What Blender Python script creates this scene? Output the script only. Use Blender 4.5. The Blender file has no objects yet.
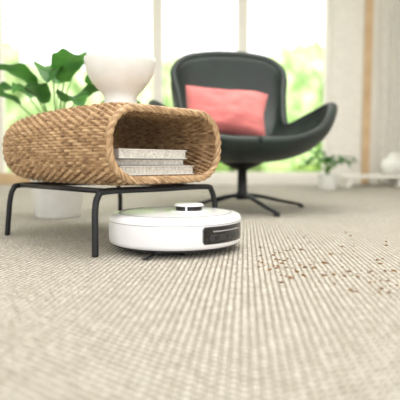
import bpy, math, random
import numpy as np
from mathutils import Vector, Matrix, noise
random.seed(4)
S=bpy.context.scene
S.view_settings.view_transform='Standard'
S.view_settings.exposure=0.52
COL=S.collection

# ---------------------------------------------------------------- materials
def new_mat(name):
    m=bpy.data.materials.new(name); m.use_nodes=True
    nt=m.node_tree; b=nt.nodes['Principled BSDF']
    return m,nt,b
def mat(name,c,rough=.5,c2=None,scale=20,bump=0,bscale=None,metal=0,sheen=0,coat=0,trans=0):
    m,nt,b=new_mat(name)
    b.inputs['Roughness'].default_value=rough
    b.inputs['Metallic'].default_value=metal
    if sheen: b.inputs['Sheen Weight'].default_value=sheen
    if coat: b.inputs['Coat Weight'].default_value=coat
    tc=nt.nodes.new('ShaderNodeTexCoord')
    n=nt.nodes.new('ShaderNodeTexNoise'); n.inputs['Scale'].default_value=scale; n.inputs['Detail'].default_value=4
    nt.links.new(tc.outputs['Object'],n.inputs['Vector'])
    r=nt.nodes.new('ShaderNodeValToRGB')
    c2=c2 or tuple(x*.93 for x in c)
    r.color_ramp.elements[0].color=(*c2,1); r.color_ramp.elements[1].color=(*c,1)
    r.color_ramp.elements[0].position=.35; r.color_ramp.elements[1].position=.65
    nt.links.new(n.outputs['Fac'],r.inputs['Fac']); nt.links.new(r.outputs['Color'],b.inputs['Base Color'])
    if bump:
        n2=nt.nodes.new('ShaderNodeTexNoise'); n2.inputs['Scale'].default_value=bscale or scale*4
        nt.links.new(tc.outputs['Object'],n2.inputs['Vector'])
        bp=nt.nodes.new('ShaderNodeBump'); bp.inputs['Strength'].default_value=bump; bp.inputs['Distance'].default_value=.003
        nt.links.new(n2.outputs['Fac'],bp.inputs['Height']); nt.links.new(bp.outputs['Normal'],b.inputs['Normal'])
    if trans:
        tr=nt.nodes.new('ShaderNodeBsdfTranslucent'); mx=nt.nodes.new('ShaderNodeMixShader'); mx.inputs[0].default_value=trans
        nt.links.new(r.outputs['Color'],tr.inputs['Color'])
        nt.links.new(b.outputs[0],mx.inputs[1]); nt.links.new(tr.outputs[0],mx.inputs[2])
        nt.links.new(mx.outputs[0],nt.nodes['Material Output'].inputs['Surface'])
    return m

def carpet_mat():
    m,nt,b=new_mat('woven_carpet'); L=nt.links.new
    b.inputs['Roughness'].default_value=.95
    tc=nt.nodes.new('ShaderNodeTexCoord')
    mp=nt.nodes.new('ShaderNodeMapping'); mp.inputs['Rotation'].default_value=(0,0,math.radians(38))
    L(tc.outputs['Object'],mp.inputs['Vector'])
    nz=nt.nodes.new('ShaderNodeTexNoise'); nz.inputs['Scale'].default_value=70; L(tc.outputs['Object'],nz.inputs['Vector'])
    mix=nt.nodes.new('ShaderNodeMixRGB'); mix.blend_type='LINEAR_LIGHT'; mix.inputs[0].default_value=.0028
    L(mp.outputs[0],mix.inputs[1]); L(nz.outputs['Color'],mix.inputs[2])
    br=nt.nodes.new('ShaderNodeTexBrick'); br.inputs['Scale'].default_value=1
    br.inputs['Brick Width'].default_value=.0135; br.inputs['Row Height'].default_value=.0105
    br.inputs['Mortar Size'].default_value=.0023; br.inputs['Mortar Smooth'].default_value=.6
    br.inputs['Color1'].default_value=(.84,.80,.71,1); br.inputs['Color2'].default_value=(.64,.59,.50,1)
    br.inputs['Mortar'].default_value=(.21,.175,.13,1)
    L(mix.outputs[0],br.inputs['Vector'])
    n2=nt.nodes.new('ShaderNodeTexNoise'); n2.inputs['Scale'].default_value=500; L(tc.outputs['Object'],n2.inputs['Vector'])
    mm=nt.nodes.new('ShaderNodeMixRGB'); mm.blend_type='MULTIPLY'; mm.inputs[0].default_value=.2
    L(br.outputs['Color'],mm.inputs[1]); L(n2.outputs['Fac'],mm.inputs[2]); L(mm.outputs[0],b.inputs['Base Color'])
    inv=nt.nodes.new('ShaderNodeMath'); inv.operation='SUBTRACT'; inv.inputs[0].default_value=1; L(br.outputs['Fac'],inv.inputs[1])
    bp=nt.nodes.new('ShaderNodeBump'); bp.inputs['Strength'].default_value=.9; bp.inputs['Distance'].default_value=.005
    L(inv.outputs[0],bp.inputs['Height']); L(bp.outputs['Normal'],b.inputs['Normal'])
    return m
def rattan_mat():
    m,nt,b=new_mat('rattan'); L=nt.links.new
    b.inputs['Roughness'].default_value=.5
    uv=nt.nodes.new('ShaderNodeTexCoord')
    mp=nt.nodes.new('ShaderNodeMapping'); mp.inputs['Scale'].default_value=(30,160,1); L(uv.outputs['UV'],mp.inputs['Vector'])
    n=nt.nodes.new('ShaderNodeTexNoise'); n.inputs['Scale'].default_value=1; n.inputs['Detail'].default_value=3; L(mp.outputs[0],n.inputs['Vector'])
    r=nt.nodes.new('ShaderNodeValToRGB'); e=r.color_ramp.elements
    e[0].position=.3; e[0].color=(.14,.07,.028,1); e[1].position=.7; e[1].color=(.66,.465,.27,1)
    k=e.new(.5); k.color=(.42,.26,.13,1)
    L(n.outputs['Fac'],r.inputs['Fac']); L(r.outputs['Color'],b.inputs['Base Color'])
    return m
M=dict(
 carpet=carpet_mat(), rattan=rattan_mat(),
 wall=mat('plaster_wall',(.88,.85,.78),.9,scale=3,bump=.1,bscale=80),
 ceil=mat('ceiling_paint',(.9,.89,.86),.9),
 frame=mat('window_frame_paint',(.88,.85,.79),.5),
 wood=mat('oak_wood',(.70,.50,.30),.5,c2=(.58,.39,.21),scale=6),
 curtain=mat('linen_curtain',(.92,.90,.85),.9,trans=.4),
 black=mat('black_metal',(.010,.010,.012),.4,metal=.3),
 blackgl=mat('black_glossy_plastic',(.003,.003,.004),.08,coat=.5),
 dark=mat('dark_grey_plastic',(.03,.03,.034),.4),
 white=mat('white_gloss_plastic',(.84,.84,.86),.28,c2=(.83,.83,.85),coat=.3),
 grey=mat('grey_plastic',(.30,.30,.31),.4),
 velvet=mat('green_velvet',(.0035,.015,.010),.5,c2=(.0015,.006,.0045),scale=9,sheen=.05),
 pink=mat('pink_cushion_fabric',(.72,.22,.205),.9,c2=(.64,.17,.16),scale=8,bump=.3,bscale=200,sheen=.15),
 ceramic=mat('white_ceramic',(.80,.80,.77),.35,coat=.2),
 soil=mat('potting_soil',(.06,.035,.02),1,scale=60,bump=.6),
 leaf=mat('leaf_green',(.09,.27,.045),.4,c2=(.04,.15,.03),scale=10,trans=.35),
 stem=mat('stem_green',(.16,.32,.07),.5),
 paper=mat('book_pages',(.74,.71,.65),.9,c2=(.50,.47,.42),scale=150),
 cov1=mat('book_cover_grey',(.30,.30,.30),.5), cov2=mat('book_cover_white',(.78,.76,.72),.5), cov3=mat('book_cover_beige',(.62,.54,.44),.5),
 grass=mat('grass',(.62,.70,.36),.9,c2=(.48,.60,.24),scale=4),
 foliage=mat('garden_foliage',(.80,.90,.55),.8,c2=(.28,.46,.15),scale=2.4,trans=.3),
 crumb=mat('crumb_brown',(.30,.15,.05),.8,c2=(.13,.06,.02),scale=80),
)
# ---------------------------------------------------------------- helpers
def obj(name,verts,faces,m=None,parent=None,smooth=True,loc=None,rotz=0):
    me=bpy.data.meshes.new(name); me.from_pydata([tuple(v) for v in verts],[],faces); me.update()
    if smooth:
        for p in me.polygons: p.use_smooth=True
    o=bpy.data.objects.new(name,me); COL.objects.link(o)
    if m: me.materials.append(m)
    if parent: o.parent=parent
    if loc: o.location=loc
    o.rotation_euler[2]=rotz
    return o
def empty(name,loc=(0,0,0),rotz=0):
    e=bpy.data.objects.new(name,None); COL.objects.link(e); e.location=loc; e.rotation_euler[2]=rotz
    e.empty_display_size=.05
    return e
def lathe(name,prof,m,parent=None,loc=(0,0,0),seg=96):
    v=[];f=[];n=len(prof)
    for i in range(seg):
        a=2*math.pi*i/seg
        for r,z in prof: v.append((r*math.cos(a),r*math.sin(a),z))
    for i in range(seg):
        j=(i+1)%seg
        for k in range(n-1): f.append((i*n+k,j*n+k,j*n+k+1,i*n+k+1))
    return obj(name,v,f,m,parent,True,loc)
def box(name,c,s,m,parent=None,bevel=.003,rotz=0):
    x,y,z=[q/2 for q in s]
    v=[(a,b,d) for a in(-x,x) for b in(-y,y) for d in(-z,z)]
    f=[(0,1,3,2),(4,6,7,5),(0,4,5,1),(2,3,7,6),(0,2,6,4),(1,5,7,3)]
    o=obj(name,v,f,m,parent,False,c,rotz)
    if bevel:
        b=o.modifiers.new('b','BEVEL'); b.width=bevel; b.segments=3
    return o
def catmull(P,n,closed=False):
    P=[np.array(p,float) for p in P]; out=[];N=len(P)
    rng=N if closed else N-1
    for i in range(rng):
        if closed: a,b,c,d=P[i-1],P[i],P[(i+1)%N],P[(i+2)%N]
        else: a,b,c,d=P[max(i-1,0)],P[i],P[i+1],P[min(i+2,N-1)]
        for k in range(n):
            t=k/n
            out.append(.5*((2*b)+(-a+c)*t+(2*a-5*b+4*c-d)*t*t+(-a+3*b-3*c+d)*t**3))
    if not closed: out.append(P[-1])
    return out
def tube(name,pts,rad,m,parent=None,seg=14,flat=1.0):
    pts=[Vector(p) for p in pts];n=len(pts)
    if not hasattr(rad,'__len__'): rad=[rad]*n
    else:
        rad=list(np.interp(np.linspace(0,1,n),np.linspace(0,1,len(rad)),rad))
    v=[];f=[]
    up=None
    for i,p in enumerate(pts):
        t=(pts[min(i+1,n-1)]-pts[max(i-1,0)]).normalized()
        if up is None:
            up=Vector((0,0,1)) if abs(t.z)<.9 else Vector((1,0,0))
        s=t.cross(up).normalized(); up=s.cross(t).normalized()
        for k in range(seg):
            a=2*math.pi*k/seg
            v.append(p+s*math.cos(a)*rad[i]+up*math.sin(a)*rad[i]*flat)
    for i in range(n-1):
        for k in range(seg):
            l=(k+1)%seg
            f.append((i*seg+k,i*seg+l,(i+1)*seg+l,(i+1)*seg+k))
    f.append(tuple(range(seg))[::-1]); f.append(tuple((n-1)*seg+k for k in range(seg)))
    return obj(name,v,f,m,parent)

# ---------------------------------------------------------------- room
WY=5.2
box('floor',(0,2.0,-.05),(6.4,6.8,.1),M['carpet'],bevel=0)
box('ceiling',(0,2.0,2.75),(6.4,6.8,.1),M['ceil'],bevel=0)
box('wall_left',(-3.25,2.0,1.35),(.1,6.8,2.7),M['wall'],bevel=0)
box('wall_right',(3.25,2.0,1.35),(.1,6.8,2.7),M['wall'],bevel=0)
wb=empty('wall_back',(0,WY+.1,0))
box('solid_right',(2.45,0,1.35),(1.5,.2,2.7),M['wall'],wb,0)
box('lintel',(-.75,0,2.58),(4.9,.2,.24),M['wall'],wb,0)
box('sill_base',(-.75,0,.04),(4.9,.2,.08),M['frame'],wb,0)
box('baseboard_left',(-2.2,WY-.02,.06),(1.9,.04,.12),M['wood'])
xs=[-3.15,-2.15,-.45,.45,1.38,1.7]
for i in range(4):
    w=empty('window_%d'%(i+1),(0,WY+.1,0))
    a,b=xs[i],xs[i+1]; t=.028
    zc=(2.46+.08)/2; h=2.38
    box('stile_left',(a+t,0,zc),(2*t,.09,h),M['frame'],w)
    box('stile_right',(b-t,0,zc),(2*t,.09,h),M['frame'],w)
    box('rail_top',((a+b)/2,0,2.42),(b-a-4*t,.09,.08),M['frame'],w)
    box('rail_bottom',((a+b)/2,0,.105),(b-a-4*t,.09,.05),M['frame'],w)
box('trim_1',(1.54,WY+.1,1.28),(.32,.16,2.36),M['frame'])
box('trim_2',(1.74,WY-.03,1.35),(.07,.05,2.68),M['wood'])
box('baseboard_back',(2.5,WY-.015,.05),(1.4,.02,.1),M['frame'])
v=[];f=[];n=120
for i in range(n+1):
    x=1.84+.5*i/n; y=.03*math.sin(i/n*2*math.pi*6)
    v+= [(x,WY-.1+y,.03),(x,WY-.1+y*.8,2.5)]
for i in range(n): f.append((2*i,2*i+2,2*i+3,2*i+1))
obj('curtain',v,f,M['curtain'])
# garden
obj('garden_lawn',[(-14,WY+.25,-.06),(14,WY+.25,-.06),(14,24,-.06),(-14,24,-.06)],[(0,1,2,3)],M['grass'],smooth=False)
def bush(name,c,r,seed):
    v=[];f=[];a=60;b=36
    for i in range(b+1):
        th=math.pi*i/b
        for j in range(a):
            ph=2*math.pi*j/a
            d=Vector((math.sin(th)*math.cos(ph),math.sin(th)*math.sin(ph),math.cos(th)))
            k=1+.28*noise.noise(d*2.3+Vector((seed,0,0)))+.18*noise.noise(d*7+Vector((0,seed,0)))+.10*noise.noise(d*15+Vector((0,0,seed)))
            v.append((d.x*r[0]*k,d.y*r[1]*k,max(d.z*r[2]*k,-c[2]-.05)))
    for i in range(b):
        for j in range(a):
            l=(j+1)%a; f.append((i*a+j,(i+1)*a+j,(i+1)*a+l,i*a+l))
    return obj(name,v,f,M['foliage'],loc=c)
for i,(x,y,z,rx,rz) in enumerate([(-5,10.5,1.0,1.6,1.9),(-2.9,11,1.0,1.4,1.2),(-.5,10.3,.9,1.2,1.35),(2.2,11,.9,1.2,1.8),(4.4,10.5,.8,1.7,1.7),(-1.6,8.3,.3,.7,.5),(2.0,8.0,.35,.5,.45),(.9,12,.9,1.3,.9)]):
    bush('garden_shrub' if i==0 else 'garden_shrub.%03d'%i,(x,y,z),(rx,.9,rz),i+1.3)

# ---------------------------------------------------------------- wicker table
U=Vector((-.699,.715,0)); V=Vector((.715,.699,0)); O=Vector((-.220,1.148,0))
W,Lg,ZB,ZT,R=.395,.59,.170,.374,.092
ang=math.atan2(V.y,V.x)
tb=empty('wicker_side_table',O,ang)    # local x = V, local y = U
def profile(n,off=0.0):
    w=W/2; h=(ZT-ZB)/2; r=R
    per=2*(2*w-2*r)+2*(2*h-2*r)+2*math.pi*r
    pts=[];nr=[]
    for i in range(n):
        s=per*i/n
        L1=2*w-2*r; A=math.pi*r/2; L2=2*h-2*r
        if s<L1: p=(-w+r+s,h); q=(0,1)
        elif s<L1+A: a=math.pi/2-(s-L1)/r; q=(math.cos(a),math.sin(a)); p=(w-r+r*q[0],h-r+r*q[1])
        elif s<L1+A+L2: q=(1,0); p=(w,h-r-(s-L1-A))
        elif s<L1+2*A+L2: a=-(s-L1-A-L2)/r; q=(math.cos(a),math.sin(a)); p=(w-r+r*q[0],-h+r+r*q[1])
        elif s<2*L1+2*A+L2: q=(0,-1); p=(w-r-(s-L1-2*A-L2),-h)
        elif s<2*L1+3*A+L2: a=-math.pi/2-(s-2*L1-2*A-L2)/r; q=(math.cos(a),math.sin(a)); p=(-w+r+r*q[0],-h+r+r*q[1])
        elif s<2*L1+3*A+2*L2: q=(-1,0); p=(-w,-h+r+(s-2*L1-3*A-L2))
        else: a=math.pi-(s-2*L1-3*A-2*L2)/r; q=(math.cos(a),math.sin(a)); p=(-w+r+r*q[0],h-r+r*q[1])
        pts.append(p);nr.append(q)
    return np.array(pts),np.array(nr),per
def weave(name,side,off,nr_rows=132,sub=8,stakes=28,us=10):
    n=nr_rows*sub; P,N,per=profile(n); m=stakes*us+1
    si=np.arange(n); row=si//sub; fr=(si%sub+.5)/sub
    bulge=np.sqrt(np.clip(1-(2*fr-1)**2,0,1))
    u=np.linspace(0,1,m)
    ph=np.cos(math.pi*stakes*u[None,:]+math.pi*row[:,None])
    h=.0050*bulge[:,None]+.0048*ph*(0.25+.75*bulge[:,None])
    # barrel swell mid-length (on top and sides only), tucked in at the rims
    up=np.clip(N[:,1]+1,0,1)[:,None]
    ends=.007*up*(1-(2*u-1)**2)[None,:]-.008*(np.abs(2*u-1)**8)[None,:]
    d=off+side*h+(ends if side>0 else 0)
    X=W/2+P[:,0,None]+N[:,0,None]*d
    Z=(ZT+ZB)/2+P[:,1,None]+N[:,1,None]*d
    Y=np.broadcast_to(.008+u*(Lg-.016),X.shape)
    co=np.stack([X,Y,Z],-1).reshape(-1,3)
    i=np.arange(n)[:,None]; j=np.arange(m-1)[None,:]; i2=(i+1)%n
    F=np.stack([i*m+j,i*m+j+1,i2*m+j+1,i2*m+j],-1)
    if side<0: F=F[...,::-1]
    F=F.reshape(-1,4)
    me=bpy.data.meshes.new(name); me.vertices.add(len(co)); me.vertices.foreach_set('co',co.astype('f').ravel())
    me.loops.add(F.size); me.loops.foreach_set('vertex_index',F.astype('i').ravel())
    me.polygons.add(len(F)); me.polygons.foreach_set('loop_start',np.arange(0,F.size,4,dtype='i'))
    try: me.polygons.foreach_set('loop_total',np.full(len(F),4,dtype='i'))
    except Exception: pass
    me.update(calc_edges=True)
    uvl=me.uv_layers.new(name='UV')
    vu=np.stack([np.broadcast_to(u*Lg,X.shape),np.broadcast_to((row*per/nr_rows)[:,None],X.shape)],-1).reshape(-1,2)
    uvl.data.foreach_set('uv',vu[F.ravel()].astype('f').ravel())
    me.polygons.foreach_set('use_smooth',np.ones(len(F),dtype=bool))
    me.materials.append(M['rattan'])
    o=bpy.data.objects.new(name,me); COL.objects.link(o); o.parent=tb
    return o
weave('woven_shell_outside',1,-.005)
weave('woven_shell_inside',-1,-.014,nr_rows=132,sub=6,us=6)
def rim(name,y0,twist):
    n=720;k=16;P,N,per=profile(n);v=[];f=[];uv=[]
    for i in range(n):
        s=per*i/n
        for j in range(k):
            a=2*math.pi*j/k
            r=.0078+.0026*abs(math.sin(s*math.pi/.012*.5+a*twist))
            d=-.0125+r*math.cos(a)
            v.append((W/2+P[i,0]+N[i,0]*d,y0+r*.95*math.sin(a),(ZT+ZB)/2+P[i,1]+N[i,1]*d)); uv.append((s*.8,s*.6+j*.004))
    for i in range(n):
        for j in range(k):
            l=(j+1)%k;i2=(i+1)%n; f.append((i*k+j,i2*k+j,i2*k+l,i*k+l))
    o=obj(name,v,f,M['rattan'],tb)
    l=o.data.uv_layers.new(name='UV')
    for q,lp in enumerate(o.data.loops): l.data[q].uv=uv[lp.vertex_index]
rim('braided_rim_front',.004,1); rim('braided_rim_back',Lg-.004,1)
zr=ZB-.014
def frame(name,y):
    fx0,fx1=-.012,W+.022; sp=-.012 if y<.2 else .012
    pts=[(fx0,y+sp,.0),(fx0+.004,y+sp*.6,.06),(fx0+.008,y+sp*.2,zr-.045),(fx0+.018,y,zr-.012),(fx0+.045,y,zr),(W/2,y,zr),(fx1-.045,y,zr),(fx1-.018,y,zr-.012),(fx1-.008,y+sp*.2,zr-.045),(fx1-.004,y+sp*.6,.06),(fx1,y+sp,.0)]
    tube(name,catmull(pts,8),.0082,M['black'],tb)
frame('leg_frame_front',.045); frame('leg_frame_back',Lg-.065)
tube('rail_left',[(.03,.045,zr),(.03,Lg-.065,zr)],.007,M['black'],tb)
tube('rail_right',[(W-.03,.045,zr),(W-.03,Lg-.065,zr)],.007,M['black'],tb)
# books lying on the lower deck of the table
bk=empty('stack_of_books',O+V*.170+U*.0,ang)
bk_z=ZB+.0240
def book(i,z,t,w,d,cx,cy,rz,m):
    e=bpy.data.objects.new('book_%d'%i,None); COL.objects.link(e); e.parent=bk; e.location=(cx,cy,z); e.rotation_euler[2]=rz
    box('cover_bottom',(0,0,.0012),(w,d,.0024),m,e,.0008)
    box('cover_top',(0,0,t-.0012),(w,d,.0024),m,e,.0008)
    box('spine',(-w/2+.0012,0,t/2),(.0024,d,t),m,e,.0008)
    box('pages',(.001,0,t/2),(w-.010,d-.008,t-.0048),M['paper'],e,0)
z=bk_z
for i,(t,w,d,cx,cy,rz,m) in enumerate([(.024,.258,.30,.016,.18,.02,M['cov2']),(.018,.25,.28,.004,.19,-.05,M['cov1']),(.024,.24,.28,-.002,.172,.05,M['cov2'])]):
    book(i+1,z,t,w,d,cx,cy,rz,m); z+=t+.0005
lathe('pedestal_bowl',[(0,0),(.052,0),(.056,.004),(.055,.010),(.050,.020),(.048,.034),(.054,.046),(.070,.062),(.088,.085),(.100,.110),(.105,.135),(.106,.150),(.103,.152),(.101,.135),(.095,.110),(.082,.088),(.06,.072),(0,.064)],M['ceramic'],loc=(-.240,1.50,ZT+.0125))

# ---------------------------------------------------------------- robot vacuum
RC=(-.066,1.306,0); RR=.176
rv=empty('robot_vacuum',RC,0)
lathe('chassis',[(0,.012),(.160,.012),(.168,.016),(.170,.024),(.165,.03),(0,.03)],M['dark'],rv)
lathe('body_shell',[(.150,.020),(.168,.0185),(.174,.022),(RR,.030),(RR,.074),(.1755,.082),(.172,.089),(.165,.0935),(.155,.0955),(0,.0965)],M['white'],rv,seg=160)
lathe('bumper_seam',[(RR-.002,.0765),(RR+.0004,.0768),(RR+.0004,.0780),(RR-.002,.0783)],M['grey'],rv,seg=160)
lathe('lid_seam',[(.150,.0956),(.150,.0966),(.1485,.0967),(.1485,.0957)],M['grey'],rv,seg=160)
def patch(name,a0,a1,z0,z1,r,rc,m,n=48,k=16):
    v=[];f=[]
    w=(a1-a0)*r
    for i in range(n+1):
        s=w*i/n
        e=min(s,w-s); cut=0
        if e<rc: cut=rc-math.sqrt(max(rc*rc-(rc-e)**2,0))
        a=a0+s/r
        for j in range(k+1):
            z=z0+cut+(z1-z0-2*cut)*j/k
            v.append((r*math.cos(a),r*math.sin(a),z))
    for i in range(n):
        for j in range(k): f.append((i*(k+1)+j,(i+1)*(k+1)+j,(i+1)*(k+1)+j+1,i*(k+1)+j+1))
    o=obj(name,v,f,m,rv); s=o.modifiers.new('s','SOLIDIFY'); s.thickness=.002; s.offset=-1
    return o
D=math.radians
fa=-90+49
patch('sensor_window_bezel',D(fa-25),D(fa+27.5),.0315,.0745,RR+.0006,.007,M['grey'])
patch('sensor_window',D(fa-24.2),D(fa+26.8),.0325,.0735,RR+.0014,.006,M['blackgl'])
patch('sensor_louver',D(fa-16),D(fa+18),.0605,.0640,RR+.0022,.0015,M['grey'])
patch('camera_glass',D(fa-19),D(fa+19),.039,.055,RR+.0022,.004,M['dark'])
for q in (-12,0,12): patch('lens_%d'%q,D(fa+q-2.2),D(fa+q+2.2),.0405,.0535,RR+.0030,.006,M['blackgl'],24,8)
lt=(.036,.015,0)
lathe('lidar_base',[(0,.0955),(.050,.0955),(.048,.0985),(.040,.0990),(0,.0990)],M['white'],rv,lt)
lathe('lidar_slot',[(.036,.0985),(.036,.1105)],M['blackgl'],rv,lt)
lathe('lidar_cap',[(0,.1100),(.038,.1100),(.040,.111),(.0395,.1140),(.036,.1165),(0,.117)],M['white'],rv,lt)
for q in (20,140,260):
    lathe('lidar_post_%d'%q,[(.003,.098),(.003,.111)],M['white'],rv,(lt[0]+.036*math.cos(D(q)),lt[1]+.036*math.sin(D(q)),0),12)
for sx in(-1,1):
    w=lathe('wheel_%s'%('a' if sx<0 else 'b'),[(0,-.011),(.026,-.011),(.030,-.007),(.030,.007),(.026,.011),(0,.011)],M['black'],rv,(sx*.085,sx*.085,.0305),48)
    w.rotation_euler=(math.pi/2,0,D(45))
def brush(tag,c,ph):
    lathe('side_brush_hub_'+tag,[(0,.006),(.014,.006),(.016,.010),(.012,.016),(0,.016)],M['dark'],rv,(c[0],c[1],0),32)
    for k in range(3):
        a=ph+k*2*math.pi/3
        ln=.066
        for q0 in (-.10,0,.10):
            pts=[(c[0]+math.cos(a+q0*q/ln)*q,c[1]+math.sin(a+q0*q/ln)*q,.010-.006*q/ln) for q in (.01,.03,.05,ln)]
            tube('brush_arm_%s_%d'%(tag,k+1),pts,[.0022,.0024,.0024,.0016],M['black'],rv,8,.6)
brush('a',(-.035,-.135),-2.0)

# ---------------------------------------------------------------- lounge chair
ch=empty('swivel_lounge_chair',(.205,2.38,0),D(7))
half=[(.0,-.35,.315),(.17,-.335,.325),(.30,-.27,.375),(.395,-.14,.465),(.43,.0,.500),(.36,.12,.455),(.275,.20,.42),(.285,.30,.58),(.305,.37,.72),(.24,.42,.80),(.11,.44,.83)]
ctrl=half+[(0,.445,.835)]+[(-x,y,z) for x,y,z in half[:0:-1]]
rimP=catmull(ctrl,8,True); n=len(rimP); T=26
C=np.array([0,-.02,.245]); v=[];f=[]
v.append(tuple(C))
for k in range(1,T+1):
    t=k/T
    for p in rimP:
        back=min(max((p[2]-.5)/.35,0),1)
        a=1-(1-t)**(1.45+.6*back); b=t**(2.4-.5*back)
        x,y=(C+(p-C)*a)[:2]; z=C[2]+(p[2]-C[2])*b
        v.append((x,y,z))
for j in range(n): f.append((0,1+j,1+(j+1)%n))
for k in range(T-1):
    for j in range(n):
        l=(j+1)%n; f.append((1+k*n+j,1+(k+1)*n+j,1+(k+1)*n+l,1+k*n+l))
o=obj('shell',v,f,M['velvet'],ch)
s=o.modifiers.new('s','SOLIDIFY'); s.thickness=.04; s.offset=0
s=o.modifiers.new('b','SUBSURF'); s.levels=1; s.render_levels=1
lathe('seat_pad',[(0,0),(.20,.005),(.245,.025),(.25,.045),(.235,.062),(.15,.072),(0,.074)],M['velvet'],ch,(0,-.06,.275))
tube('rim_piping',[Vector(p)for p in rimP+[rimP[0]]],.021,M['velvet'],ch,10)
lathe('column',[(0,.05),(.030,.05),(.032,.075),(.024,.09),(.022,.19),(.06,.205),(.10,.225),(.10,.235),(0,.235)],M['black'],ch,seg=40)
for i in range(4):
    a=D(-69+90*i-7)
    c,s_=math.cos(a),math.sin(a)
    tube('base_leg_%d'%(i+1),catmull([(0,0,.072),(c*.10,s_*.10,.062),(c*.22,s_*.22,.036),(c*.34,s_*.34,.012)],6),[.017,.013,.010],M['black'],ch,12,.7)
    lathe('foot_%d'%(i+1),[(0,0),(.014,0),(.014,.010),(0,.012)],M['black'],ch,(c*.335,s_*.335,0),24)
def pillow(name,w,h,t,m,loc,rot,parent=None):
    v=[];f=[];n=32
    for side in(1,-1):
        for i in range(n+1):
            for j in range(n+1):
                a=-1+2*i/n;b=-1+2*j/n
                k=((1-abs(a)**2.6)*(1-abs(b)**2.6))**.45
                pin=1-.10*(1-(abs(a)))*abs(b)**3; pin2=1-.08*(1-abs(b))*abs(a)**3
                wr=.010*noise.noise(Vector((a*2.6,b*2.6,side)))+.004*noise.noise(Vector((a*7,b*7,side)))
                v.append((a*w/2*pin2,side*(t/2*k+wr*k),b*h/2*pin+.006*math.sin(a*3)))
    q=(n+1)**2
    for s in range(2):
        for i in range(n):
            for j in range(n):
                F=(s*q+i*(n+1)+j,s*q+(i+1)*(n+1)+j,s*q+(i+1)*(n+1)+j+1,s*q+i*(n+1)+j+1)
                f.append(F if s else F[::-1])
    o=obj(name,v,f,m); o.location=loc; o.rotation_euler=rot
    return o
pillow('pink_throw_pillow',.42,.25,.15,M['pink'],(.128,2.47,.478),(D(-20),D(6),D(4)))

# ---------------------------------------------------------------- plants
def leaf(name,base,az,length,width,pitch,droop,parent,m):
    n=16;k=6;v=[];f=[]
    d=Vector((math.cos(az),math.sin(az),0)); sd=Vector((-d.y,d.x,0))
    p=Vector(base); ang_=pitch
    for i in range(n+1):
        t=i/n
        w=width*(math.sin(math.pi*min(1,t*.93+.07))**.75)*(1-.45*t)+.001
        up=Vector((0,0,1))
        dirv=d*math.cos(ang_)+up*math.sin(ang_); nv=-d*math.sin(ang_)+up*math.cos(ang_)
        for j in range(-k,k+1):
            q=j/k
            v.append(p+sd*(w*q)+nv*(abs(q)**1.3*w*.35+.006*math.sin(t*20)*abs(q)))
        p=p+dirv*(length/n); ang_-=droop/n
    kk=2*k+1
    for i in range(n):
        for j in range(kk-1): f.append((i*kk+j,(i+1)*kk+j,(i+1)*kk+j+1,i*kk+j+1))
    return obj(name,v,f,m,parent)
def plant(name,loc,potr,poth,specs,lm=None):
    e=empty(name,loc)
    lathe('pot',[(0,0),(potr*.80,0),(potr*.84,.006),(potr,poth-.01),(potr*1.0,poth),(potr*.93,poth),(potr*.9,poth-.02),(0,poth-.02)],M['ceramic'],e)
    lathe('soil',[(0,poth-.018),(potr*.9,poth-.018)],M['soil'],e)
    for i,(az,reach,hgt,ln,wd,pt,dr) in enumerate(specs):
        az=D(az); c,s=math.cos(az),math.sin(az)
        end=(c*reach,s*reach,poth+hgt)
        tube('stem_%d'%(i+1),catmull([(c*.01,s*.01,poth-.03),(c*reach*.25,s*reach*.25,poth+hgt*.5),end],8),[.006,.004,.003],M['stem'],e,8)
        leaf('leaf_%d'%(i+1),end,az,ln,wd,D(pt),D(dr),e,lm or M['leaf'])
plant('potted_leafy_plant',(-.60,2.06,0),.112,.24,[
 (-100,.10,.22,.24,.065,40,80),(-20,.16,.30,.26,.07,30,90),(200,.14,.22,.24,.07,35,90),(-60,.14,.30,.26,.075,50,80),
 (240,.12,.28,.28,.075,40,90),(20,.18,.22,.24,.06,35,90),(100,.12,.33,.26,.07,55,70),(160,.13,.26,.24,.07,40,90),(300,.16,.22,.22,.065,20,70),(60,.10,.36,.24,.06,55,80),(-10,.10,.22,.24,.07,50,90),(-80,.06,.33,.22,.075,30,100)])
plant('potted_fern',(1.08,4.15,0),.085,.13,[
 (az,.05+.05*random.random(),.05+.12*random.random(),.16+.08*random.random(),.035,50-30*random.random(),90) for az in range(0,360,24)])
lb=empty('low_oak_bench',(1.88,4.72,0))
box('top',(0,0,.10),(1.1,.30,.03),M['frame'],lb)
for i,sx in enumerate((-.48,0,.48)): box('support_%d'%(i+1),(sx,0,.0425),(.04,.26,.085),M['frame'],lb)
lathe('round_white_vase',[(0,0),(.05,0),(.10,.04),(.118,.09),(.10,.14),(.05,.175),(.035,.20),(.042,.215),(.034,.214),(.028,.2),(0,.19)],M['ceramic'],loc=(1.86,4.72,.1155))

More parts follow.
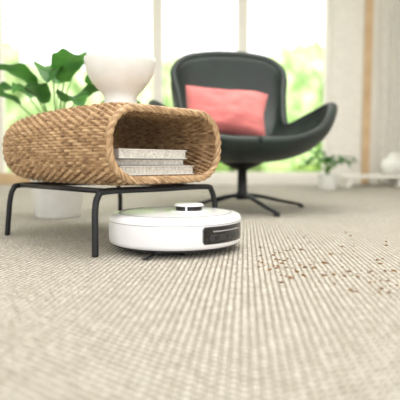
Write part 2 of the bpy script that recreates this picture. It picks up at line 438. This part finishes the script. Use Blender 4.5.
# ---------------------------------------------------------------- crumbs (one mesh)
v=[];f=[]
rs=random.Random(23)
def crumb(x,y,s):
    b=len(v)
    a=rs.random()*6.28; st=1+1.3*rs.random()
    for q in [(-1,-.6,0),(1,-.5,0),(.9,.6,0),(-.8,.7,0),(-.6,-.4,.8),(.7,-.3,.9),(.5,.4,.7),(-.5,.5,1)]:
        X,Y,Z=q[0]*s*st*(.8+.4*rs.random()),q[1]*s*(.8+.4*rs.random()),q[2]*s*(.7+.4*rs.random())
        v.append((x+X*math.cos(a)-Y*math.sin(a),y+X*math.sin(a)+Y*math.cos(a),Z+.0005))
    for q in [(0,3,2,1),(4,5,6,7),(0,1,5,4),(1,2,6,5),(2,3,7,6),(3,0,4,7)]: f.append(tuple(b+k for k in q))
for (cx,cy,sx,sy,nn) in [(.17,1.15,.035,.10,26),(.25,1.14,.05,.12,34),(.36,1.18,.07,.14,40),(.31,.97,.06,.06,30),(.20,1.00,.05,.06,18),(.34,.87,.05,.04,18),(.46,1.35,.08,.16,22)]:
    for i in range(nn): crumb(rs.gauss(cx,sx),rs.gauss(cy,sy),.0010+.0027*rs.random()**1.7)
obj('scattered_crumbs',v,f,M['crumb'],smooth=False)

# ---------------------------------------------------------------- light
w=bpy.data.worlds.new('sky'); S.world=w; w.use_nodes=True
bg=w.node_tree.nodes['Background']
sk=w.node_tree.nodes.new('ShaderNodeTexSky')
try:
    sk.sky_type='HOSEK_WILKIE'; sk.turbidity=6; sk.ground_albedo=.5; sk.sun_direction=(-.3,-.4,.86)
except Exception: pass
mx=w.node_tree.nodes.new('ShaderNodeMixRGB'); mx.inputs[0].default_value=.8
mx.inputs[2].default_value=(1,.99,.97,1)
w.node_tree.links.new(sk.outputs[0],mx.inputs[1]); w.node_tree.links.new(mx.outputs[0],bg.inputs[0])
bg.inputs[1].default_value=2.0
def area(name,loc,size,power,target,col=(1,1,1)):
    l=bpy.data.lights.new(name,'AREA'); l.shape='RECTANGLE'; l.size,l.size_y=size; l.energy=power; l.color=col
    o=bpy.data.objects.new(name,l); COL.objects.link(o); o.location=loc
    o.rotation_euler=(Vector(target)-Vector(loc)).to_track_quat('-Z','Y').to_euler()
area('added_overhead_fill',(0.3,1.6,2.6),(2.0,2.0),60,(0.3,1.6,0),(1,.98,.95))  # unseen fill added under the ceiling to brighten the interior, not a room fixture
sun=bpy.data.lights.new('sun','SUN'); sun.energy=3.5; sun.angle=D(8); so=bpy.data.objects.new('sun',sun); COL.objects.link(so)
so.rotation_euler=(D(24),D(-38),0)

cam=bpy.data.cameras.new('camera'); co=bpy.data.objects.new('camera',cam); COL.objects.link(co)
co.location=(0,0,.225); co.rotation_euler=(D(90-4.3),0,0)
cam.sensor_width=36; cam.lens=44.1; cam.clip_start=.02; cam.clip_end=100
cam.dof.use_dof=True; cam.dof.focus_distance=1.2; cam.dof.aperture_fstop=2.5
S.camera=co
